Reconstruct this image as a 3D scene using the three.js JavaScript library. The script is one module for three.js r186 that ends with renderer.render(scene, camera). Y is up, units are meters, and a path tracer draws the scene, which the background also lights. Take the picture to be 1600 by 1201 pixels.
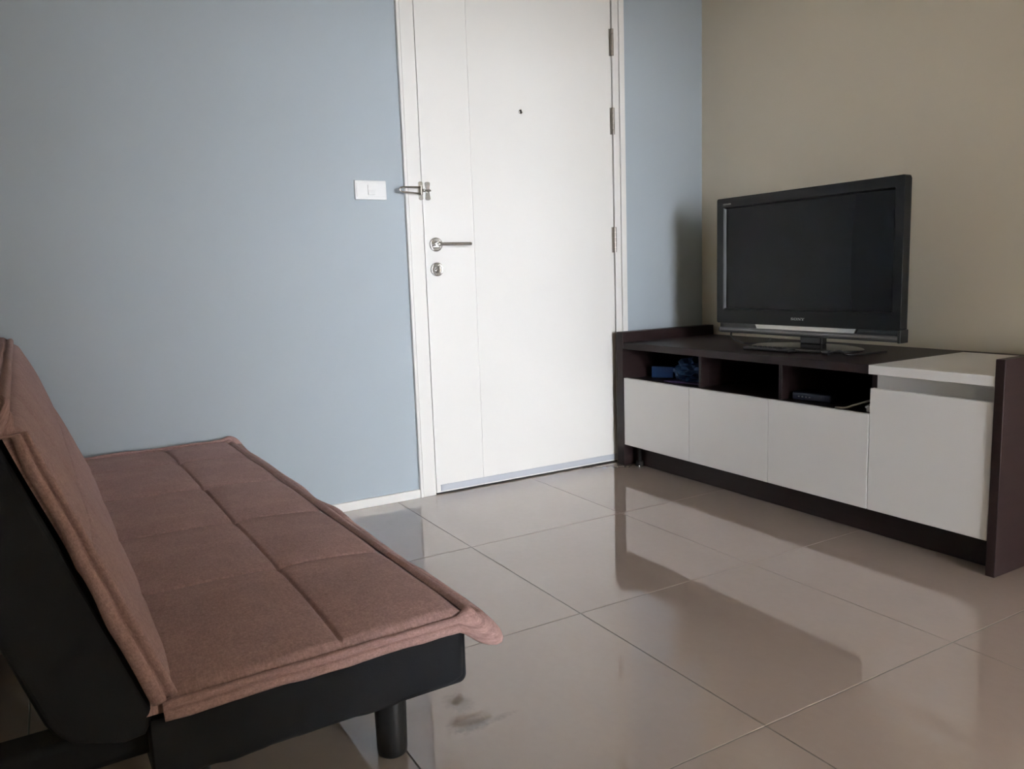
import * as THREE from 'three';
import { RoundedBoxGeometry } from 'three/addons/geometries/RoundedBoxGeometry.js';
import { TextGeometry } from 'three/addons/geometries/TextGeometry.js';
import { FontLoader } from 'three/addons/loaders/FontLoader.js';
import { RectAreaLightUniformsLib } from 'three/addons/lights/RectAreaLightUniformsLib.js';
import { mergeGeometries } from 'three/addons/utils/BufferGeometryUtils.js';

// ---------------------------------------------------------------- camera, light, exposure
// metres; y up; the corner behind the television is the origin, door wall z = 0, right wall x = 0
const scene = new THREE.Scene();
const renderer = new THREE.WebGLRenderer({ antialias: true });
renderer.toneMapping = THREE.LinearToneMapping;
renderer.toneMappingExposure = 7.1;
renderer.shadowMap.enabled = true;

const camera = new THREE.PerspectiveCamera(2 * Math.atan(600.5 / 1230.14) * 180 / Math.PI, 1600 / 1201, 0.02, 60);
{
  const yaw = 30.0623 * Math.PI / 180, pitch = -7.9664 * Math.PI / 180, roll = -1.9807 * Math.PI / 180;
  const f = new THREE.Vector3(Math.sin(yaw) * Math.cos(pitch), Math.sin(pitch), -Math.cos(yaw) * Math.cos(pitch));
  const r = new THREE.Vector3(Math.cos(yaw), 0, Math.sin(yaw)), u = r.clone().cross(f);
  camera.up.copy(u.multiplyScalar(Math.cos(roll)).addScaledVector(r, -Math.sin(roll)));
  camera.position.set(-2.674, 0.8554, 2.7912);
  camera.lookAt(camera.position.clone().add(f));
}
scene.background = new THREE.Color(4.7, 4.94, 5.35);          // overcast sky; its light enters through the window only
const WIN = { x0: -2.2, x1: -0.35, y0: 0.25, y1: 2.0, z: 6.6 };       // the window behind the camera
const GAP = { x0: -1.8, x1: -0.64, top: 1.8, z: 3.4 };                   // opening in the partition between window and living room
RectAreaLightUniformsLib.init();
const daylight = new THREE.RectAreaLight(new THREE.Color(0.93, 0.975, 1.06), 1.9, WIN.x1 - WIN.x0 - 0.1, WIN.y1 - WIN.y0 - 0.1);   // sky light at the window, same size
daylight.position.set((WIN.x0 + WIN.x1) / 2, (WIN.y0 + WIN.y1) / 2, WIN.z - 0.03);
daylight.lookAt(daylight.position.x, daylight.position.y, 0);
scene.add(daylight);

// ---------------------------------------------------------------- helpers
let seed = 7;
const rnd = () => { seed = (seed * 1664525 + 1013904223) >>> 0; return seed / 4294967296; };
const lerp = (a, b, t) => a + (b - a) * t, clamp = (x, a = 0, b = 1) => Math.min(b, Math.max(a, x));
function hash(x, y) { let h = (x * 374761393 + y * 668265263) | 0; h = Math.imul(h ^ (h >>> 13), 1274126177); return ((h ^ (h >>> 16)) >>> 0) / 4294967296; }
function vnoise(x, y, px = 1e9, py = 1e9) {
  const i = Math.floor(x), j = Math.floor(y), u = x - i, v = y - j, s = u * u * (3 - 2 * u), t = v * v * (3 - 2 * v);
  const m = (a, b) => hash(((a % px) + px) % px, ((b % py) + py) % py);
  return lerp(lerp(m(i, j), m(i + 1, j), s), lerp(m(i, j + 1), m(i + 1, j + 1), s), t);
}
function tex(w, h, fn, srgb = true, repeat) {
  const d = new Uint8Array(w * h * 4);
  for (let y = 0; y < h; y++) for (let x = 0; x < w; x++) { const c = fn(x / w, y / h, x, y), k = (y * w + x) * 4; d[k] = c[0]; d[k + 1] = c[1]; d[k + 2] = c[2]; d[k + 3] = 255; }
  const t = new THREE.DataTexture(d, w, h); t.magFilter = THREE.LinearFilter; t.minFilter = THREE.LinearMipmapLinearFilter; t.generateMipmaps = true;
  t.wrapS = t.wrapT = THREE.RepeatWrapping; if (srgb) t.colorSpace = THREE.SRGBColorSpace; if (repeat) t.repeat.set(...repeat); t.needsUpdate = true; return t;
}
const used = {};
const numbered = (n) => { used[n] = (used[n] ?? -1) + 1; return used[n] ? n + '_' + String(used[n]).padStart(3, '0') : n; };
function mesh(name, geo, mat, parent, label) {
  const m = new THREE.Mesh(Array.isArray(geo) ? mergeGeometries(geo.map((g) => { const q = g.index ? g.toNonIndexed() : g; for (const k of Object.keys(q.attributes)) if (!['position', 'normal', 'uv'].includes(k)) q.deleteAttribute(k); return q; })) : geo, mat);
  m.name = parent ? name : numbered(name); m.castShadow = m.receiveShadow = true; (parent ?? scene).add(m);
  if (label) m.userData.label = label;
  return m;
}
function thing(name, label, category, pos = [0, 0, 0], turn = 0) {
  const g = new THREE.Group(); g.name = numbered(name); g.position.set(...pos); g.rotation.y = turn; g.userData = { label, category }; scene.add(g); return g;
}
function tag(o, label, category) { Object.assign(o.userData, { label, category }); return o; }
function struct(o, label, category) { Object.assign(o.userData, { kind: 'structure', label, category }); return o; }
function sgroup(name, label, category, pos = [0, 0, 0]) { return struct(thing(name, label, category, pos), label, category); }
// box from min / max corners, uv in metres
function box(x0, x1, y0, y1, z0, z1, r = 0) {
  const w = x1 - x0, h = y1 - y0, d = z1 - z0;
  const g = r ? new RoundedBoxGeometry(w, h, d, 2, Math.min(r, w / 2.01, h / 2.01, d / 2.01)) : new THREE.BoxGeometry(w, h, d);
  g.translate((x0 + x1) / 2, (y0 + y1) / 2, (z0 + z1) / 2); return metric(g);
}
function metric(g) {
  const p = g.attributes.position, n = g.attributes.normal, uv = new Float32Array(p.count * 2);
  for (let i = 0; i < p.count; i++) {
    const a = Math.abs(n.getX(i)), b = Math.abs(n.getY(i)), c = Math.abs(n.getZ(i)), x = p.getX(i), y = p.getY(i), z = p.getZ(i);
    if (b >= a && b >= c) { uv[2 * i] = x; uv[2 * i + 1] = z; } else if (a >= c) { uv[2 * i] = z; uv[2 * i + 1] = y; } else { uv[2 * i] = x; uv[2 * i + 1] = y; }
  }
  g.setAttribute('uv', new THREE.BufferAttribute(uv, 2)); return g;
}
function cyl(r0, r1, h, seg = 32) { return new THREE.CylinderGeometry(r0, r1, h, seg); }
function tube(pts, r, seg = 40, rad = 10) { return new THREE.TubeGeometry(new THREE.CatmullRomCurve3(pts.map((p) => new THREE.Vector3(...p))), seg, r, rad, false); }
// grid surface from fn(i, j) -> [x, y, z]; uv from fn or index
function grid(nu, nv, fn, uvs = 1) {
  const pos = [], uv = [], idx = [];
  for (let j = 0; j <= nv; j++) for (let i = 0; i <= nu; i++) { const q = fn(i / nu, j / nv); pos.push(q[0], q[1], q[2]); uv.push((q[3] ?? i / nu) * uvs, (q[4] ?? j / nv) * uvs); }
  for (let j = 0; j < nv; j++) for (let i = 0; i < nu; i++) { const a = j * (nu + 1) + i, b = a + 1, c = a + nu + 1, d = c + 1; idx.push(a, b, d, a, d, c); }
  const g = new THREE.BufferGeometry(); g.setAttribute('position', new THREE.Float32BufferAttribute(pos, 3)); g.setAttribute('uv', new THREE.Float32BufferAttribute(uv, 2)); g.setIndex(idx); g.computeVertexNormals(); return g;
}
const lin = (r, g, b) => new THREE.Color().setRGB(r, g, b);
const std = (o) => new THREE.MeshStandardMaterial(o);
const phy = (o) => new THREE.MeshPhysicalMaterial(o);

// ---------------------------------------------------------------- materials
const plasterBump = tex(256, 256, (u, v) => { const n = 110 + 40 * vnoise(u * 64, v * 64, 64, 64) + 40 * vnoise(u * 128, v * 128, 128, 128); return [n, n, n]; }, false, [2.2, 2.2]);
const M = {};
M.blueWall = std({ color: lin(0.4, 0.455, 0.495), roughness: 0.62, bumpMap: plasterBump, bumpScale: 0.0004 });
M.creamWall = std({ color: lin(0.72, 0.655, 0.53), roughness: 0.7, bumpMap: plasterBump, bumpScale: 0.0004 });
M.ceiling = std({ color: lin(0.64, 0.57, 0.45), roughness: 0.9 });
M.whitePaint = std({ color: lin(0.79, 0.77, 0.73), roughness: 0.38 });
M.whiteLaminate = std({ color: lin(0.81, 0.8, 0.78), roughness: 0.3 });
M.whitePlastic = std({ color: lin(0.8, 0.8, 0.79), roughness: 0.3 });
M.grout = std({ color: lin(0.16, 0.145, 0.125), roughness: 0.9 });
M.steel = std({ color: lin(0.55, 0.54, 0.52), roughness: 0.24, metalness: 1 });
M.hinge = std({ color: lin(0.36, 0.33, 0.29), roughness: 0.4, metalness: 1 });
M.aluminium = std({ color: lin(0.5, 0.52, 0.56), roughness: 0.5, metalness: 0.1 });
M.rubber = std({ color: lin(0.02, 0.02, 0.02), roughness: 0.7 });
const woodTex = tex(512, 512, (u, v) => {
  const g = vnoise(u * 4 + 1.5 * vnoise(u * 3, v * 3, 3, 3), v * 90, 4, 90), f = vnoise(u * 12, v * 240, 12, 240), k = 0.92 + 0.12 * g + 0.06 * f;
  return [43 * k, 30 * k, 30 * k];
});
M.wenge = phy({ map: woodTex, roughness: 0.45, specularIntensity: 0.5 });
const fabTex = tex(512, 512, (u, v, x, y) => {
  const w = (hash(x, y) - 0.5) * 26 + (vnoise(u * 170, v * 60, 170, 60) - 0.5) * 22 + (vnoise(u * 60, v * 170, 60, 170) - 0.5) * 22 + (vnoise(u * 6, v * 6, 6, 6) - 0.5) * 8;
  return [clamp(178 + w, 0, 255), clamp(145 + w * 0.9, 0, 255), clamp(141 + w * 0.85, 0, 255)];
}, true, [4, 4]);
const fabBump = tex(512, 512, (u, v, x, y) => { const n = 128 + (hash(x + 9, y) - 0.5) * 80 + (vnoise(u * 128, v * 128, 128, 128) - 0.5) * 90; return [n, n, n]; }, false, [4, 4]);
M.brownFabric = phy({ map: fabTex, bumpMap: fabBump, bumpScale: 0.0007, roughness: 0.95, sheen: 0.3, sheenRoughness: 0.6, sheenColor: lin(0.4, 0.32, 0.3) });
const blackBump = tex(256, 256, (u, v) => { const n = 128 + (vnoise(u * 128, v * 128, 128, 128) - 0.5) * 120; return [n, n, n]; }, false, [5, 5]);
M.blackFabric = std({ color: lin(0.0085, 0.009, 0.0125), bumpMap: blackBump, bumpScale: 0.0003, roughness: 0.9 });
M.blackPlastic = std({ color: lin(0.012, 0.012, 0.013), roughness: 0.35 });
M.tvBezel = phy({ color: lin(0.008, 0.008, 0.009), roughness: 0.35, specularIntensity: 0.5 });
M.tvGloss = std({ color: lin(0.01, 0.01, 0.011), roughness: 0.08 });
M.lipGloss = phy({ color: lin(0.02, 0.02, 0.021), roughness: 0.36, specularIntensity: 0.45 });
M.tvScreen = phy({ color: lin(0.006, 0.006, 0.007), roughness: 0.25, specularIntensity: 0.4 });
M.tvSilver = std({ color: lin(0.2, 0.195, 0.205), roughness: 0.42, metalness: 0.5 });
M.clearStrip = std({ color: lin(0.42, 0.41, 0.39), roughness: 0.12, metalness: 0.75 });
M.logo = std({ color: lin(0.42, 0.42, 0.42), roughness: 0.35, metalness: 0.6 });
M.bluePlastic = phy({ color: lin(0.03, 0.09, 0.28), roughness: 0.25, clearcoat: 0.5 });
M.blueFoil = phy({ color: lin(0.06, 0.12, 0.26), roughness: 0.22, metalness: 0.3 });
M.purplePaper = std({ color: lin(0.05, 0.025, 0.09), roughness: 0.6 });
M.whiteCord = std({ color: lin(0.6, 0.58, 0.54), roughness: 0.45 });

// ---------------------------------------------------------------- the room
const X0 = -3.1, X1 = 0, Z1 = WIN.z, H = 2.5, T = 0.15;
// floor: polished tiles 60 cm, joints 2.5 mm
{
  const floor = sgroup('floor', 'floor of large polished beige tiles with thin joints', 'floor');
  mesh('grout', box(X0 - T, X1 + T, -0.1, -0.0012, -T, Z1 + T), M.grout, floor);
  const smudge = [[-2.042, 1.435, 0.022, 0.03], [-2.06, 1.515, 0.03, 0.022], [-2.03, 1.525, 0.05, 0.008], [-1.72, 1.98, 0.03, 0.012]];
  const W = 4, L = 7.2, tileMap = tex(1024, 1536, (u, v) => {
    const x = u * W - W, z = v * L;
    let k = 1 + (vnoise(u * 340, v * 510, 340, 510) - 0.5) * 0.012 + (vnoise(u * 40, v * 60, 40, 60) - 0.5) * 0.012;
    for (const [sx, sz, a, b] of smudge) { const d = ((x - sx) / a) ** 2 + ((z - sz) / b) ** 2; if (d < 4) k -= 0.1 * clamp(1.2 - d * 0.55 + (vnoise(x * 220, z * 220) - 0.5) * 0.9); }
    return [clamp(162 * k, 0, 255), clamp(146 * k, 0, 255), clamp(134 * k, 0, 255)];
  });
  M.tile = phy({ map: tileMap, roughness: 0.02, ior: 1.45, clearcoat: 1, clearcoatRoughness: 0 });
  const S = 0.6, gx = -1.5933, gz = 0.6299, gap = 0.00125;
  for (let i = -4; i < 4; i++) for (let j = -1; j < 10; j++) {
    let x0 = gx + i * S + gap, x1 = gx + (i + 1) * S - gap, z0 = gz + j * S + gap, z1 = gz + (j + 1) * S - gap;
    x0 = Math.max(x0, X0); x1 = Math.min(x1, X1); z0 = j < 0 ? -0.06 : z0; z1 = Math.min(z1, Z1);
    if (x1 - x0 < 0.004 || z1 - z0 < 0.004) continue;
    const b = 0.0007, top = 0, s = [], n = [], add = (a, c, d, e) => { for (const q of [a, c, d, a, d, e]) s.push(...q); };
    const A = [x0 + b, top, z0 + b], B = [x0 + b, top, z1 - b], C = [x1 - b, top, z1 - b], D = [x1 - b, top, z0 + b];
    const a = [x0, -b, z0], bb = [x0, -b, z1], c = [x1, -b, z1], d = [x1, -b, z0], lo = -0.008;
    add(A, B, C, D); add(a, bb, B, A); add(bb, c, C, B); add(c, d, D, C); add(d, a, A, D);
    add([x0, lo, z0], [x0, lo, z1], bb, a); add([x0, lo, z1], [x1, lo, z1], c, bb); add([x1, lo, z1], [x1, lo, z0], d, c); add([x1, lo, z0], [x0, lo, z0], a, d);
    const g = new THREE.BufferGeometry(); g.setAttribute('position', new THREE.Float32BufferAttribute(s, 3)); g.computeVertexNormals();
    const uv = []; for (let k = 0; k < s.length; k += 3) uv.push((s[k] + W) / W, s[k + 2] / L); g.setAttribute('uv', new THREE.Float32BufferAttribute(uv, 2));
    const t = mesh('tile', g, M.tile, floor);
  }
}
struct(mesh('ceiling', box(X0 - T, X1 + T, H, H + T, -T, Z1 + T), M.ceiling), 'plain white ceiling', 'ceiling');
const D = { l: -1.4235, r: -0.5245, top: 2.0, fl: -1.496, fr: -0.459, ft: 2.075 };
struct(mesh('wall_back', [box(X0 - T, D.fl + 0.01, -0.1, H, -T, 0), box(D.fr - 0.01, X1 + T, -0.1, H, -T, 0), box(D.fl + 0.01, D.fr - 0.01, D.ft - 0.01, H, -T, 0), box(D.fl + 0.01, D.fr - 0.01, -0.1, D.ft - 0.01, -T, -0.07)], M.blueWall), 'pale blue painted wall around the white door', 'wall');
struct(mesh('wall_right', box(X1, X1 + T, -0.1, H, 0, Z1), M.creamWall), 'warm beige painted wall behind the television', 'wall');
struct(mesh('wall_left', box(X0 - T, X0, -0.1, H, 0, Z1), M.creamWall), 'beige painted wall behind the sofa', 'wall');
struct(mesh('wall_front', [box(X0, WIN.x0, -0.1, H, Z1, Z1 + T), box(WIN.x1, X1, -0.1, H, Z1, Z1 + T), box(WIN.x0, WIN.x1, WIN.y1, H, Z1, Z1 + T), box(WIN.x0, WIN.x1, -0.1, WIN.y0, Z1, Z1 + T)], M.creamWall), 'beige wall with the balcony window opposite the door', 'wall');
struct(mesh('wall_partition', [box(X0, GAP.x0, 0, H, GAP.z, GAP.z + 0.1), box(GAP.x1, X1, 0, H, GAP.z, GAP.z + 0.1), box(GAP.x0, GAP.x1, GAP.top, H, GAP.z, GAP.z + 0.1)], M.creamWall), 'beige partition wall with a wide opening towards the window', 'wall');
struct(mesh('ground_outside', box(-60, 60, -12.2, -12, 7, 120), M.grout), 'distant ground below the window', 'ground');
{
  const w = sgroup('window_1', 'wide sliding balcony window with white aluminium frame', 'window', [(WIN.x0 + WIN.x1) / 2, WIN.y0, Z1 + 0.06]);
  const a = (WIN.x1 - WIN.x0) / 2, h = WIN.y1 - WIN.y0;
  mesh('window_frame', [box(-a, a, 0, 0.05, -0.03, 0.03), box(-a, a, h - 0.05, h, -0.03, 0.03), box(-a, -a + 0.05, 0.05, h - 0.05, -0.03, 0.03), box(a - 0.05, a, 0.05, h - 0.05, -0.03, 0.03), box(-0.03, 0.03, 0.05, h - 0.05, -0.03, 0.03)], M.whitePaint, w);
  M.glass = phy({ color: 0xffffff, roughness: 0, transmission: 1, thickness: 0, ior: 1.5 });
  for (const s of [-1, 1]) mesh('pane', box(s < 0 ? -a + 0.05 : 0.03, s < 0 ? -0.03 : a - 0.05, 0.05, h - 0.05, -0.003, 0.003), M.glass, w);
}
struct(mesh('baseboard_back', [box(X0, D.fl, 0, 0.034, 0, 0.012, 0.002), box(D.fr, -0.012, 0, 0.034, 0, 0.012, 0.002)], M.whitePaint), 'low white skirting along the blue wall', 'baseboard');
struct(mesh('baseboard_right', box(-0.009, 0, 0, 0.034, 0, Z1, 0.002), M.whitePaint), 'low white skirting along the beige wall', 'baseboard');

// ---------------------------------------------------------------- the entrance door
{
  const d = sgroup('door_1', 'white entrance door with lever handle and narrow vertical groove', 'door', [(D.l + D.r) / 2, 0, 0]);
  const ox = (D.l + D.r) / 2, L = (x) => x - ox, zf = 0.012;
  const fr = new THREE.Group(); fr.name = 'door_frame'; d.add(fr);
  const jamb = (x0, x1, y0, y1, z1, m = M.whitePaint, n = 'jamb') => mesh(n, box(L(x0), L(x1), y0, y1, -0.065, z1, 0.0025), m, fr);
  jamb(D.fl + 0.013, D.l - 0.004, 0, 2.062, zf);                    // left jamb
  jamb(D.fl, D.fl + 0.0115, 0, D.ft, zf + 0.004, M.whitePaint, 'architrave');
  jamb(D.r + 0.004, -0.488, 0, 2.062, zf);
  jamb(-0.4865, D.fr, 0, D.ft, zf + 0.004, M.whitePaint, 'architrave');
  mesh('head', box(L(D.l - 0.004), L(D.r + 0.004), D.top + 0.004, 2.062, -0.065, zf, 0.0025), M.whitePaint, fr);
  mesh('architrave', box(L(D.fl + 0.0115), L(-0.4865), 2.0635, D.ft, -0.065, zf + 0.004, 0.0025), M.whitePaint, fr);
  mesh('door_panel', box(L(D.l), L(-1.2125), 0.006, D.top, -0.032, 0.007, 0.0015), M.whitePaint, d);
  mesh('door_panel', box(L(-1.2105), L(D.r), 0.006, D.top, -0.032, 0.007, 0.0015), M.whitePaint, d);
  mesh('groove_core', box(L(-1.2135), L(-1.2095), 0.006, D.top, -0.03, 0.0045), M.whitePaint, d);
  mesh('bottom_strip', box(L(D.l + 0.018), L(D.r - 0.002), 0.012, 0.037, 0.007, 0.0105, 0.001), M.aluminium, d, 'grey metal strip along the foot of the door');
  mesh('threshold_seal', box(L(D.l), L(D.r), 0.0008, 0.006, -0.03, 0.004), M.rubber, d, 'dark rubber seal under the door');
  // lever handle
  const h = new THREE.Group(); h.name = 'lever_handle'; h.position.set(L(-1.3785), 0.9775, 0.007); h.userData.label = 'brushed steel lever handle on a round rose'; d.add(h);
  const rose = (parent) => {
    const g = new THREE.LatheGeometry([[0, 0.0], [0.0265, 0], [0.0265, 0.006], [0.0255, 0.0085], [0.0235, 0.0095], [0.0215, 0.0095], [0.0205, 0.0085], [0, 0.0085]].map((q) => new THREE.Vector2(...q)), 48); g.rotateX(Math.PI / 2);
    return mesh('rose', g, M.steel, parent);
  };
  rose(h);
  const neck = cyl(0.0105, 0.0115, 0.036, 24); neck.rotateX(Math.PI / 2); neck.translate(0, 0, 0.026); mesh('neck', neck, M.steel, h);
  const lv = new RoundedBoxGeometry(0.142, 0.0125, 0.011, 3, 0.005); lv.translate(0.062, 0, 0.045); mesh('lever', lv, M.steel, h);
  // lock
  const k = new THREE.Group(); k.name = 'door_lock'; k.position.set(L(-1.379), 0.8835, 0.007); k.userData.label = 'round steel lock rose with thumb turn below the handle'; d.add(k);
  rose(k);
  const kc = cyl(0.009, 0.0095, 0.01, 24); kc.rotateX(Math.PI / 2); kc.translate(0, 0.002, 0.012); mesh('cylinder', kc, M.steel, k);
  mesh('thumb_turn', new RoundedBoxGeometry(0.006, 0.03, 0.014, 2, 0.0025).translate(0.001, -0.001, 0.022), M.hinge, k);
  // peephole
  const p = new THREE.Group(); p.name = 'peephole'; p.position.set(L(-0.981), 1.4945, 0.007); p.userData.label = 'small round door viewer'; d.add(p);
  const ring = new THREE.LatheGeometry([[0.005, 0], [0.009, 0], [0.0085, 0.004], [0.006, 0.005], [0.005, 0.003]].map((q) => new THREE.Vector2(...q)), 28); ring.rotateX(Math.PI / 2); mesh('ring', ring, M.steel, p);
  const lens = new THREE.SphereGeometry(0.0062, 20, 12); lens.scale(1, 1, 0.5); lens.translate(0, 0, 0.002); mesh('lens', lens, M.tvGloss, p);
  // three butt hinges
  for (const [y0, y1] of [[1.753, 1.862], [1.432, 1.542], [0.934, 1.043]]) {
    const g = new THREE.Group(); g.name = 'hinge'; g.position.set(L(-0.5225), (y0 + y1) / 2, 0.0125); d.add(g);
    const hh = (y1 - y0) / 5;
    for (let i = 0; i < 5; i++) { const c = cyl(0.0075, 0.0075, hh * 0.94, 20); c.translate(0, (i - 2) * hh, 0); mesh('knuckle', c, M.hinge, g); }
    mesh('leaf_plate', box(-0.013, 0.0, -(y1 - y0) / 2, (y1 - y0) / 2, -0.0062, -0.0045), M.hinge, g);
  }
  // swing-bar guard: plate and U-shaped bar on the jamb, ball stud plate on the leaf
  const s = new THREE.Group(); s.name = 'swing_bar_guard'; s.position.set(L(-1.433), 1.1765, zf); s.userData.label = 'steel swing bar door guard folded open against the wall'; d.add(s);
  const ext = (shape, depth) => { const g = new THREE.ExtrudeGeometry(shape, { depth, bevelEnabled: true, bevelSize: 0.0008, bevelThickness: 0.0008, bevelSegments: 2, curveSegments: 12 }); return g; };
  const plate = (w, hgt) => { const q = new THREE.Shape(); q.moveTo(-w / 2, -hgt / 2 + 0.006); q.quadraticCurveTo(-w / 2, -hgt / 2, 0, -hgt / 2); q.quadraticCurveTo(w / 2, -hgt / 2, w / 2, -hgt / 2 + 0.006); q.lineTo(w / 2 * 0.55, 0); q.lineTo(w / 2, hgt / 2 - 0.006); q.quadraticCurveTo(w / 2, hgt / 2, 0, hgt / 2); q.quadraticCurveTo(-w / 2, hgt / 2, -w / 2, hgt / 2 - 0.006); q.lineTo(-w / 2 * 0.55, 0); q.closePath(); return q; };
  mesh('jamb_plate', ext(plate(0.016, 0.066), 0.003), M.steel, s);
  const hub = cyl(0.0075, 0.0075, 0.034, 20); hub.translate(-0.003, 0, 0.011); mesh('pivot', hub, M.hinge, s);
  const ub = tube([[-0.004, 0.012, 0.014], [-0.03, 0.011, 0.02], [-0.065, 0.0095, 0.026], [-0.084, 0.0085, 0.028], [-0.092, 0.005, 0.029], [-0.0945, 0, 0.029], [-0.092, -0.005, 0.029], [-0.084, -0.0085, 0.028], [-0.065, -0.0095, 0.026], [-0.03, -0.011, 0.02], [-0.004, -0.012, 0.014]], 0.0036, 80, 10);
  mesh('swing_bar', ub, M.steel, s);
  mesh('stud_plate', ext(plate(0.02, 0.066), 0.003).translate(0.03, 0, -0.004), M.steel, s);
  const st = cyl(0.0035, 0.0035, 0.026, 16); st.rotateZ(Math.PI / 2); st.translate(0.021, 0, 0.016); mesh('stud_arm', st, M.hinge, s);
  const bl = new THREE.SphereGeometry(0.0065, 20, 14); bl.translate(0.008, 0, 0.0165); const bs = cyl(0.004, 0.005, 0.018, 16); bs.rotateX(Math.PI / 2); bs.translate(0.032, 0, 0.008); mesh('ball_stud', [bl, bs], M.steel, s);
}
// light switch
{
  const s = thing('light_switch', 'white rectangular light switch plate on the blue wall beside the door', 'light switch', [-1.6275, 1.1755, 0]);
  mesh('plate', new RoundedBoxGeometry(0.12, 0.068, 0.009, 3, 0.003).translate(0, 0, 0.0045), M.whitePlastic, s);
  mesh('inset', new RoundedBoxGeometry(0.108, 0.05, 0.004, 2, 0.0015).translate(0, 0, 0.0095), M.whitePlastic, s);
  const r = new THREE.Shape(); r.moveTo(0.0, -0.017); r.lineTo(0.0075, -0.017); r.lineTo(0.0018, 0.0); r.lineTo(0.004, 0.017); r.lineTo(0, 0.017); r.closePath();
  const g = new THREE.ExtrudeGeometry(r, { depth: 0.024, bevelEnabled: true, bevelSize: 0.0006, bevelThickness: 0.0006, bevelSegments: 2 }); g.rotateY(-Math.PI / 2); g.translate(0.012, 0, 0.0112);
  mesh('rocker', g, M.whitePlastic, s);
}

// ---------------------------------------------------------------- tv cabinet (local x runs along the wall towards the window, local z out from the wall)
const CX = 0.865, CZ = 0.28;
{
  const c = thing('tv_cabinet', 'long low television cabinet in dark wood with white doors', 'cabinet', [-CZ, 0, CX], -Math.PI / 2);
  const b = (n, x0, x1, y0, y1, z0, z1, m, r = 0.0015, label, parent = c) => mesh(n, box(x0 - CX, x1 - CX, y0, y1, z0 - CZ, z1 - CZ, r), m, parent, label);
  b('side_panel', 0.042, 0.088, 0, 0.59, 0.012, 0.549, M.wenge, 0.002);
  b('side_panel', 1.657, 1.682, 0, 0.592, 0.012, 0.552, M.wenge, 0.002);
  b('top_panel', 0.0885, 1.2825, 0.518, 0.546, 0.012, 0.547, M.wenge, 0.002);
  b('rear_rail', 1.283, 1.6565, 0.518, 0.546, 0.012, 0.054, M.wenge, 0.0015);
  b('white_top_panel', 1.2835, 1.6565, 0.518, 0.5465, 0.0545, 0.55, M.whiteLaminate, 0.0015, 'white top over the tall door compartment');
  b('niche_shelf', 0.0885, 1.262, 0.368, 0.386, 0.026, 0.5, M.wenge);
  b('bottom_panel', 0.0885, 1.6565, 0.072, 0.092, 0.026, 0.485, M.wenge);
  b('back_panel', 0.0885, 1.6565, 0.02, 0.5175, 0.012, 0.0255, M.wenge);
  b('divider', 0.489, 0.504, 0.3865, 0.5175, 0.026, 0.487, M.wenge);
  b('divider', 0.887, 0.902, 0.3865, 0.5175, 0.026, 0.487, M.wenge);
  b('divider', 1.2625, 1.2795, 0.0925, 0.5175, 0.026, 0.5, M.wenge);
  b('plinth', 0.0885, 1.6565, 0.0, 0.072, 0.465, 0.484, M.wenge);
  for (const [x0, x1, y1] of [[0.0905, 0.4965, 0.391], [0.4985, 0.8935, 0.392], [0.8955, 1.287, 0.393], [1.2895, 1.6545, 0.475]]) b('cabinet_door', x0, x1, 0.095, y1, 0.5285, 0.5465, M.whiteLaminate, 0.0015, 'plain white cabinet door');
  b('grip_recess', 1.28, 1.6565, 0.4, 0.5175, 0.484, 0.5, M.whiteLaminate, 0.001, 'white recessed strip above the tall door');
  const f = new THREE.Group(); f.name = 'glide_foot'; f.position.set(0.135 - CX, 0, 0.5 - CZ); c.add(f);
  const f0 = cyl(0.016, 0.018, 0.02, 24); f0.translate(0, 0.012, 0); mesh('foot_cup', f0, M.rubber, f);
  const f1 = cyl(0.0035, 0.0035, 0.006, 14); f1.translate(0.014, 0.0035, 0.014); mesh('foot_screw', f1, M.steel, f);
  const f2 = cyl(0.008, 0.008, 0.06, 16); f2.translate(0, 0.05, 0); mesh('foot_stem', f2, M.rubber, f);
}

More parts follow.
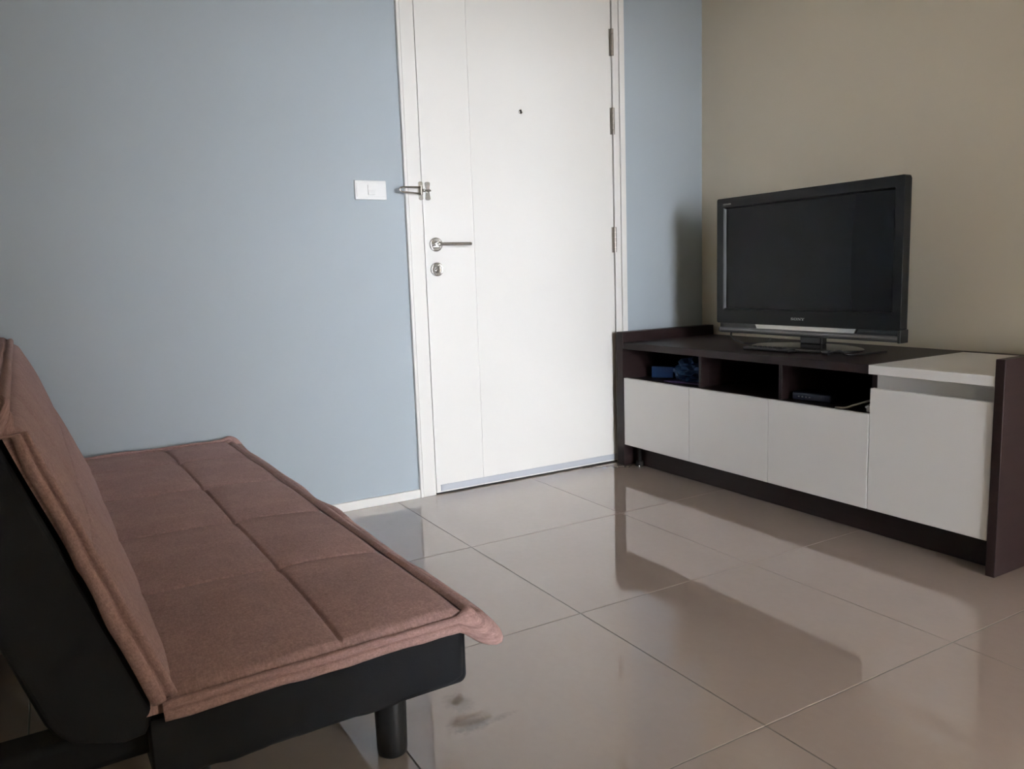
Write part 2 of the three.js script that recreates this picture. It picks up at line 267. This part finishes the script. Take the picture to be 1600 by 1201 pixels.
// ---------------------------------------------------------------- television
const font = await new FontLoader().loadAsync('fonts/droid/droid_serif_bold.typeface.json');
const sans = await new FontLoader().loadAsync('fonts/droid/droid_sans_regular.typeface.json');
{
  const TX = 0.773, TZ = 0.26, TY = 0.5465;
  const t = thing('television', 'black flat screen television with silver speaker bar on an oval stand', 'television', [-TZ, TY, TX], -Math.PI / 2);
  const X = (x) => x - TX, Y = (y) => y - TY;
  const x0 = 0.358, x1 = 1.188, y0 = 0.627, y1 = 1.129, sx0 = 0.394, sx1 = 1.158, sy0 = 0.681, sy1 = 1.094;
  const rect = (P, a, b, c, d, r) => { P.moveTo(a + r, c); P.lineTo(b - r, c); P.absarc(b - r, c + r, r, -Math.PI / 2, 0); P.lineTo(b, d - r); P.absarc(b - r, d - r, r, 0, Math.PI / 2); P.lineTo(a + r, d); P.absarc(a + r, d - r, r, Math.PI / 2, Math.PI); P.lineTo(a, c + r); P.absarc(a + r, c + r, r, Math.PI, Math.PI * 1.5); return P; };
  const sh = rect(new THREE.Shape(), X(x0), X(x1), Y(y0), Y(y1), 0.006); sh.holes.push(rect(new THREE.Path(), X(sx0), X(sx1), Y(sy0), Y(sy1), 0.001));
  const bz = new THREE.ExtrudeGeometry(sh, { depth: 0.03, bevelEnabled: true, bevelSize: 0.002, bevelThickness: 0.002, bevelSegments: 3, curveSegments: 8 }); bz.translate(0, 0, -0.034);
  mesh('bezel', bz, M.tvBezel, t);
  // sloping inner lip round the glass
  const lip = [], q = (a, b2, cc, dd) => lip.push(...a, ...b2, ...cc, ...a, ...cc, ...dd), w = 0.006;
  const o = [[X(sx0), Y(sy0), -0.0005], [X(sx1), Y(sy0), -0.0005], [X(sx1), Y(sy1), -0.0005], [X(sx0), Y(sy1), -0.0005]], n = [[X(sx0 + w), Y(sy0 + w), -0.0125], [X(sx1 - w), Y(sy0 + w), -0.0125], [X(sx1 - w), Y(sy1 - w), -0.0125], [X(sx0 + w), Y(sy1 - w), -0.0125]];
  for (let i = 0; i < 4; i++) q(o[i], o[(i + 1) % 4], n[(i + 1) % 4], n[i]);
  const lg = new THREE.BufferGeometry(); lg.setAttribute('position', new THREE.Float32BufferAttribute(lip, 3)); lg.computeVertexNormals(); mesh('screen_lip', lg, M.lipGloss, t);
  mesh('screen', box(X(sx0), X(sx1), Y(sy0), Y(sy1), -0.018, -0.0122), M.tvScreen, t, 'dark matt screen, switched off');
  mesh('rear_housing', [box(X(x0 + 0.004), X(x1 - 0.004), Y(0.6), Y(y1 - 0.004), -0.05, -0.034, 0.004), box(X(x0 + 0.07), X(x1 - 0.07), Y(0.63), Y(y1 - 0.06), -0.1, -0.05, 0.02)], M.blackPlastic, t);
  mesh('lower_band', box(X(x0 + 0.008), X(x1 - 0.004), Y(0.606), Y(0.628), -0.034, -0.012, 0.002), M.tvGloss, t, 'glossy black band under the screen');
  const cs = new THREE.Shape(); cs.moveTo(X(0.562), Y(0.6245)); cs.lineTo(X(0.572), Y(0.6085)); cs.lineTo(X(1.012), Y(0.6085)); cs.lineTo(X(1.02), Y(0.6245)); cs.closePath();
  mesh('clear_strip', new THREE.ExtrudeGeometry(cs, { depth: 0.004, bevelEnabled: true, bevelSize: 0.001, bevelThickness: 0.001, bevelSegments: 1 }).translate(0, 0, -0.011), M.clearStrip, t, 'shiny clear strip between screen and speaker bar');
  // speaker bar: bowed section, ends rounded
  mesh('speaker_bar', grid(60, 20, (u, v) => {
    const x = lerp(x0 + 0.003, x1 - 0.006, u), e = Math.min(u, 1 - u) * (x1 - x0), r = clamp(e / 0.02), k = Math.sqrt(1 - (1 - r) ** 2) * 0.25 + 0.75, a = v * Math.PI * 2;
    const cy = 0.5965, hy = 0.0118 * (0.8 + 0.2 * k), hz = 0.02 * k;
    const sx = Math.sign(Math.cos(a)) * Math.abs(Math.cos(a)) ** 0.8, sy = Math.sign(Math.sin(a)) * Math.abs(Math.sin(a)) ** 0.7;
    return [X(x), Y(cy + hy * sy), -0.02 + hz * sx * (u === 0 || u === 1 ? 0.6 : 1)];
  }), M.tvSilver, t, 'grey silver speaker bar along the bottom');
  mesh('end_cap', box(X(x0 + 0.002), X(x0 + 0.008), Y(0.588), Y(0.604), -0.036, -0.008, 0.003), M.blackPlastic, t);
  mesh('end_cap', box(X(x1 - 0.011), X(x1), Y(0.583), Y(0.628), -0.05, -0.006, 0.002), M.blackPlastic, t);
  // stand
  const ft = new THREE.LatheGeometry([[0, 0.0], [0.138, 0.0], [0.14, 0.002], [0.139, 0.0045], [0.132, 0.0065], [0.07, 0.0105], [0, 0.012]].map((v) => new THREE.Vector2(...v)), 72); ft.scale(1.62, 1, 1); ft.translate(X(0.822), 0.0005, 0.012);
  M.standGloss = std({ color: lin(0.05, 0.05, 0.048), roughness: 0.12, metalness: 0.25 });
  mesh('stand_base', ft, M.standGloss, t, 'glossy dark oval stand base');
  mesh('stand_neck', [box(X(0.755), X(0.855), 0.008, 0.07, -0.07, -0.036, 0.008)], M.blackPlastic, t);
  mesh('power_cable', tube([[-0.373, 0.0535, -0.06], [-0.358, 0.0315, -0.025], [-0.318, 0.0155, 0.002], [-0.263, 0.007, 0.025], [-0.213, 0.0045, 0.04], [-0.188, 0.0035, 0.015], [-0.203, 0.0035, -0.06], [-0.253, 0.0035, -0.14], [-0.303, 0.0035, -0.2]], 0.0035, 90, 10), M.blackPlastic, t, 'thin black cable drooping below the screen');
  const txt = (s, f, size, x, y, width, m, name) => {
    const g = new TextGeometry(s, { font: f, size, depth: 0.0005, curveSegments: 4, bevelEnabled: false }); g.computeBoundingBox(); const bb = g.boundingBox;
    g.translate(-bb.min.x, -bb.min.y, 0); g.scale(width / (bb.max.x - bb.min.x), 1, 1); g.translate(X(x), Y(y), -0.0019); mesh(name, g, m, t);
  };
  txt('SONY', font, 0.0095, 0.742, 0.647, 0.062, M.logo, 'maker_lettering');
  txt('BRAVIA', sans, 0.006, 0.392, 1.104, 0.042, M.logo, 'series_lettering');
}
// small things on top of the cabinet
{
  const g = thing('remote_control', 'slim black remote control lying in front of the oval television stand', 'remote control', [-0.43, 0.5465, 0.79], -Math.PI / 2 + 0.02);
  mesh('body', new RoundedBoxGeometry(0.21, 0.012, 0.042, 3, 0.005).translate(0, 0.0065, 0), M.blackPlastic, g);
  for (let i = 0; i < 7; i++) for (let j = 0; j < 3; j++) mesh('button', new RoundedBoxGeometry(0.011, 0.003, 0.008, 1, 0.001).translate(-0.075 + i * 0.023, 0.0133, -0.012 + j * 0.012), M.rubber, g);
  const e = thing('cable_plug', 'small black plug with a bright metal pin lying by the television stand', 'plug', [-0.418, 0.5465, 1.03], -Math.PI / 2 - 0.25);
  const a = cyl(0.0085, 0.0085, 0.03, 20); a.rotateZ(Math.PI / 2); a.translate(0, 0.0088, 0); mesh('plug_body', a, M.blackPlastic, e);
  const p = new THREE.SphereGeometry(0.0042, 16, 12); p.translate(-0.0165, 0.0105, 0.004); mesh('pin', p, M.steel, e);
  mesh('cord', tube([[0.014, 0.009, 0], [0.03, 0.014, -0.006], [0.045, 0.017, -0.018], [0.06, 0.0085, -0.026], [0.068, 0.0045, -0.05], [0.06, 0.0045, -0.12], [0.05, 0.0045, -0.2]], 0.004, 60, 10), M.blackPlastic, e);
}
// things in the open niches (shelf surface y = 0.386)
{
  const crumple = (name, label, cat, pos, turn, w, h, d, m, sd, fold = 1) => {
    const g = new THREE.IcosahedronGeometry(1, 5), p = g.attributes.position, v = new THREE.Vector3();
    for (let i = 0; i < p.count; i++) {
      v.fromBufferAttribute(p, i).normalize(); const a = Math.atan2(v.z, v.x) * 2.2 + sd, bb = v.y * 3;
      const k = 0.78 + 0.3 * Math.abs(vnoise(a * 1.7 + 20, bb * 1.3 + sd) - 0.5) * 2 * fold + 0.22 * Math.abs(vnoise(v.x * 6 + sd, v.z * 6 + v.y * 4 + 40) - 0.5) * fold;
      let y = v.y * k; y = y < -0.55 ? -0.55 : y;
      p.setXYZ(i, v.x * k * w / 2, (y + 0.55) * h / 1.5, v.z * k * d / 2);
    }
    g.computeVertexNormals(); const o = tag(mesh(name, g, m), label, cat); o.position.set(...pos); o.rotation.y = turn; return o;
  };
  crumple('plastic_bag', 'crumpled shiny blue plastic bag in the open niche nearest the door', 'bag', [-0.36, 0.3925, 0.36], 0.3, 0.19, 0.085, 0.2, M.blueFoil, 3.1, 1.5);
  const bx = tag(mesh('small_box', new RoundedBoxGeometry(0.075, 0.05, 0.1, 2, 0.004).translate(0, 0.025, 0), M.bluePlastic), 'small glossy blue box standing beside the plastic bag in the niche', 'box'); bx.position.set(-0.375, 0.3865, 0.165); bx.rotation.set(0, 0.5, 0);
  const bk = tag(mesh('booklet', [box(-0.08, 0.08, 0, 0.006, -0.1, 0.1, 0.002)], M.purplePaper), 'dark purple booklet lying under the blue plastic bag', 'booklet'); bk.position.set(-0.385, 0.3862, 0.36); bk.rotation.y = 0.15;
  const r = thing('router', 'small dark blue router box in the niche beside the white tall door', 'router', [-0.4, 0.3863, 0.99], -Math.PI / 2 + 0.1);
  M.navy = std({ color: lin(0.018, 0.022, 0.045), roughness: 0.35 });
  mesh('housing', new RoundedBoxGeometry(0.15, 0.028, 0.1, 3, 0.006).translate(0, 0.0145, 0), M.navy, r);
  for (let i = 0; i < 4; i++) mesh('indicator', box(-0.05 + i * 0.014, -0.044 + i * 0.014, 0.012, 0.016, 0.0495, 0.0508), M.logo, r);
  const w = thing('white_cord', 'white cord with plug coiled at the end of the open niche', 'cord', [-0.46, 0.3865, 1.2]);
  mesh('cord', tube([[-0.038, 0.003, -0.07], [-0.035, 0.006, -0.035], [-0.03, 0.02, 0.0], [-0.02, 0.03, 0.024], [0, 0.034, 0.034], [0.02, 0.026, 0.028], [0.012, 0.016, 0.018], [-0.015, 0.014, 0.026], [-0.02, 0.012, 0.04]], 0.0032, 70, 10), M.whiteCord, w);
  mesh('plug', new RoundedBoxGeometry(0.018, 0.022, 0.02, 2, 0.004).translate(-0.02, 0.0115, 0.046), M.whiteCord, w);
}

// ---------------------------------------------------------------- sofa bed (local x = across, 0 at the front; local -z = along, 0 at the end towards the window)
{
  const L = 1.672, s = thing('sofa_bed', 'low brown fabric sofa bed with black sides and stitched tufted seat', 'sofa', [-2.148, 0, 1.713], 1.689 * Math.PI / 180);
  const nz = (a, b, k = 1) => (vnoise(a, b) - 0.5) * 2 * k;
  // --- seat base: black upholstery, slightly wavy lower edge
  {
    const g = new RoundedBoxGeometry(0.47, 0.1, L, 5, 0.016), p = g.attributes.position; g.translate(-0.235, 0.255, -L / 2);
    for (let i = 0; i < p.count; i++) { const x = p.getX(i), y = p.getY(i), z = p.getZ(i); if (y < 0.24) p.setY(i, y + nz(x * 18, z * 14, 0.003)); }
    const seg = grid(120, 24, (u, v) => {   // near end cloth with puckers
      const x = lerp(-0.468, -0.003, u), y = lerp(0.3, 0.206 + 0.012 * clamp((u - 0.9) / 0.1) ** 2 + nz(u * 14, 3, 0.0028), v);
      return [x, y, 0.0025 + nz(u * 22, v * 1.5, 0.0018) * Math.sin(Math.PI * v) + 0.004 * Math.sin(Math.PI * v) - (v > 0.92 ? (v - 0.92) * 0.12 : 0) - 0.02 * clamp((u - 0.965) / 0.035) ** 2, x, y];
    });
    mesh('seat_base', [metric(g), seg], M.blackFabric, s, 'black fabric base of the seat');
  }
  // --- seat cushion
  const rows = [0.345, 0.69, 1.035, 1.385], mid = -0.205, BACK = -0.5;
  mesh('seat_cushion', grid(220, 660, (u, v) => {
    const w = lerp(BACK, 0.0, u), l = lerp(0, L, v);
    const e = Math.min(-w, l, L - l), d0 = Math.min(...rows.map((r) => Math.abs(l - r))), d1 = Math.abs(w - mid), d = Math.min(d0, d1);
    let h = 0.302 + 0.022 * Math.sqrt(clamp(1 - (1 - clamp(e / 0.02)) ** 2)) + 0.018 * (1 - Math.exp(-e / 0.09));
    h += 0.005 * (1 - Math.exp(-d / 0.03)) - 0.0045 * Math.exp(-((d / 0.003) ** 2)) * clamp(e / 0.03);
    for (const r of rows) h -= 0.005 * Math.exp(-((w - mid) ** 2 + (l - r) ** 2) / 0.022 ** 2);
    h += nz(w * 9, l * 9, 0.0016);
    return [w, h, -l, w, l];
  }), M.brownFabric, s);
  // --- flat stitched flanges: section swept along a path; o = outward, n = up vectors
  const SEC = [[0, 0.0], [0.06, 0.007], [0.16, 0.0105], [0.28, 0.0095], [0.38, 0.006], [0.44, 0.0005], [0.5, 0.006], [0.62, 0.0095], [0.8, 0.0085], [0.93, 0.005], [1, 0], [0.95, -0.003], [0.7, -0.004], [0.3, -0.004], [0, -0.004]];
  function sweep(pts, closedUv = 1) {    // pts: {p, o, n, w}
    const pos = [], uv = [], idx = [], k = SEC.length; let run = 0;
    pts.forEach((q, i) => {
      if (i) run += q.p.distanceTo(pts[i - 1].p);
      SEC.forEach(([a, b], j) => { const r = q.p.clone().addScaledVector(q.o, a * q.w).addScaledVector(q.n, b * (q.k ?? 1) + (q.c ?? 0) * a * a); pos.push(r.x, r.y, r.z); uv.push(run, j * 0.008); });
    });
    for (let i = 0; i + 1 < pts.length; i++) for (let j = 0; j + 1 < k; j++) { const a = i * k + j, b = a + 1, c = a + k, d = c + 1; idx.push(a, c, b, b, c, d); }
    for (const base of [0, (pts.length - 1) * k]) for (let j = 1; j + 1 < k; j++) idx.push(base, base + j, base + j + 1);
    const g = new THREE.BufferGeometry(); g.setAttribute('position', new THREE.Float32BufferAttribute(pos, 3)); g.setAttribute('uv', new THREE.Float32BufferAttribute(uv, 2)); g.setIndex(idx); g.computeVertexNormals(); return g;
  }
  const V = (x, y, z) => new THREE.Vector3(x, y, z);
  const F = [];   // seat flange path: near end back -> front, round the corner, along the front, far end
  const fr = (p, o, w, c, i) => { const oo = o.clone().normalize(); return { p, o: oo, n: null, w, c }; };
  const key = [];
  for (let i = 0; i <= 40; i++) { const t = i / 40; key.push([V(lerp(-0.452, -0.02, t), 0.322, 0.0005), V(0.02, -0.9, 0.42), 0.026 + 0.002 * nz(t * 14, 2), 0, V(0, 0.42, 0.9), 0.5]); }
  for (let i = 1; i <= 12; i++) { const t = i / 12, a = t * Math.PI / 2, c = Math.sin(Math.PI * t); key.push([V(-0.02 + 0.018 * Math.sin(a), 0.322 + 0.004 * c, -0.018 * (1 - Math.cos(a))), V(lerp(0.02, 0.86, Math.pow(t, 0.8)), lerp(-0.9, -0.5, t) + 0.22 * c, lerp(0.42, 0, t) + 0.16 * c), 0.026 + 0.03 * t + 0.042 * c ** 2, -0.004 * c, V(lerp(0, 0.5, t), lerp(0.42, 0.86, t), lerp(0.9, 0, t)), lerp(0.5, 1, t)]); }
  for (let i = 1; i <= 120; i++) { const t = i / 120, l = lerp(0.02, L - 0.012, t); key.push([V(-0.002, 0.322 + nz(l * 6, 8, 0.0015), -l), V(0.88, -0.42 + nz(l * 7, 5, 0.12), 0), 0.055 + nz(l * 6, 11, 0.004), nz(l * 9, 15, 0.003), V(0.42, 0.88, 0)]); }
  for (let i = 1; i <= 10; i++) { const t = i / 10; key.push([V(-0.002 - 0.012 * t, 0.322, -L + 0.012 - 0.01 * t), V(lerp(0.88, 0.1, t), lerp(-0.42, 0.7, t), lerp(0, -0.35, t)), lerp(0.055, 0.022, t), 0, V(lerp(0.42, 0, t), lerp(0.88, 0.3, t), lerp(0, 0.9, t))]); }
  for (let i = 1; i <= 40; i++) { const t = i / 40; key.push([V(lerp(-0.014, -0.48, t), 0.322, -L + 0.002), V(0, 0.9, -0.35), 0.017 + 0.002 * nz(t * 9, 21), 0, V(0, 0.35, 0.9)]); }
  mesh('seat_flange', sweep(key.map(([p, o, w, c, n, k]) => ({ p, o: o.normalize(), n: n.normalize(), w, c, k }))), M.brownFabric, s);
  // --- backrest: black padded slab, profile in (x, y), near end to far end
  const B0 = V(-0.462, 0.322, 0), tv = V(-0.137, 0.378, 0), tl = tv.length(), tn = tv.clone().normalize(), nn = V(tn.y, -tn.x, 0);   // nn points to the sitter
  const at = (t, n, z) => B0.clone().addScaledVector(tn, t * tl).addScaledVector(nn, n).add(V(0, 0, z));
  {
    const P = [[-0.462, 0.316], [-0.598, 0.694], [-0.612, 0.704], [-0.69, 0.712], [-0.703, 0.7], [-0.697, 0.68], [-0.583, 0.33], [-0.576, 0.316], [-0.555, 0.296], [-0.5, 0.277], [-0.474, 0.28], [-0.466, 0.292]];
    const sh = new THREE.Shape(P.map((q) => new THREE.Vector2(...q)));
    const g = new THREE.ExtrudeGeometry(sh, { depth: L - 0.024, bevelEnabled: true, bevelSize: 0.008, bevelThickness: 0.012, bevelSegments: 4, bevelOffset: -0.008 }); g.translate(0, 0, -L + 0.012);
    mesh('backrest', metric(g), M.blackFabric, s, 'black fabric padded backrest body');
  }
  mesh('back_cushion', grid(560, 150, (u, v) => {
    const l = lerp(0, L, u), t = lerp(-0.02, 1.0, v), d = t * tl, e = Math.min(l, L - l, (1 - t) * tl);
    const c = Math.min(...rows.map((r) => Math.abs(l - r)), Math.abs(d - 0.21));
    let n = 0.001 + 0.02 * Math.sqrt(clamp(1 - (1 - clamp(e / 0.02)) ** 2)) + 0.014 * (1 - Math.exp(-e / 0.09)) + 0.004 * (1 - Math.exp(-c / 0.03)) - 0.0045 * Math.exp(-((c / 0.003) ** 2)) * clamp(e / 0.03);
    n += nz(l * 9, d * 9 + 30, 0.0016);
    const q = at(t, n, -l); return [q.x, q.y, q.z, l, d];
  }), M.brownFabric, s);
  const K = [];
  for (let i = 0; i <= 60; i++) { const t = i / 60; K.push([at(t * 0.96, 0.03, 0.0005), tn.clone().multiplyScalar(0.04).addScaledVector(nn, -0.97).add(V(0, 0, 0.25)), 0.034 - 0.016 * t + nz(t * 9, 31, 0.003), nz(t * 8, 33, 0.003), nn.clone().multiplyScalar(0.45).add(V(0, 0, 0.9))]); }
  for (let i = 1; i <= 12; i++) { const t = i / 12, c = Math.sin(Math.PI * t); K.push([at(0.96 + 0.04 * Math.sin(t * Math.PI / 2), 0.02, -0.014 * (1 - Math.cos(t * Math.PI / 2))), tn.clone().multiplyScalar(lerp(0.04, 0.62, t) + 0.25 * c).addScaledVector(nn, lerp(-0.9, -0.78, t) + 0.95 * c).add(V(0, 0, lerp(0.45, 0, t) + 0.5 * c)), 0.04 + 0.012 * c, 0.006 * c, nn.clone().multiplyScalar(lerp(0.45, 0.6, t)).addScaledVector(tn, lerp(0.2, 0.78, t)).add(V(0, 0, lerp(0.9, 0, t)))]); }
  for (let i = 1; i <= 110; i++) { const t = i / 110, l = lerp(0.015, L - 0.004, t); K.push([at(1, 0.02, -l), tn.clone().multiplyScalar(0.62).addScaledVector(nn, -0.78 + nz(l * 6, 37, 0.15)), 0.04 + nz(l * 7, 39, 0.005), nz(l * 8, 41, 0.004), nn.clone().multiplyScalar(0.6).addScaledVector(tn, 0.78)]); }
  mesh('back_flange', sweep(K.map(([p, o, w, c, n]) => ({ p, o: o.normalize(), n: n.normalize(), w, c }))), M.brownFabric, s);
  // --- legs and rear frame
  for (const [x, l] of [[-0.06, 0.2], [-0.06, L - 0.2], [-0.4, 0.2], [-0.4, L - 0.2]]) {
    const g = new THREE.LatheGeometry([[0, 0], [0.0245, 0], [0.0265, 0.003], [0.0275, 0.012], [0.032, 0.215], [0, 0.215]].map((q) => new THREE.Vector2(...q)), 40); g.translate(x, 0, -l); mesh('leg', g, M.blackPlastic, s, 'round tapered black leg');
  }
  for (const l of [0.03, L - 0.09]) {
    const a = new RoundedBoxGeometry(0.3, 0.052, 0.06, 3, 0.012); a.translate(-0.6, 0.262, -l - 0.03); mesh('rear_arm', a, M.blackFabric, s);
    const b = new THREE.CylinderGeometry(0.024, 0.022, 0.24, 28); b.translate(-0.72, 0.12, -l - 0.03); mesh('rear_leg', b, M.blackPlastic, s);
  }
}

renderer.render(scene, camera);
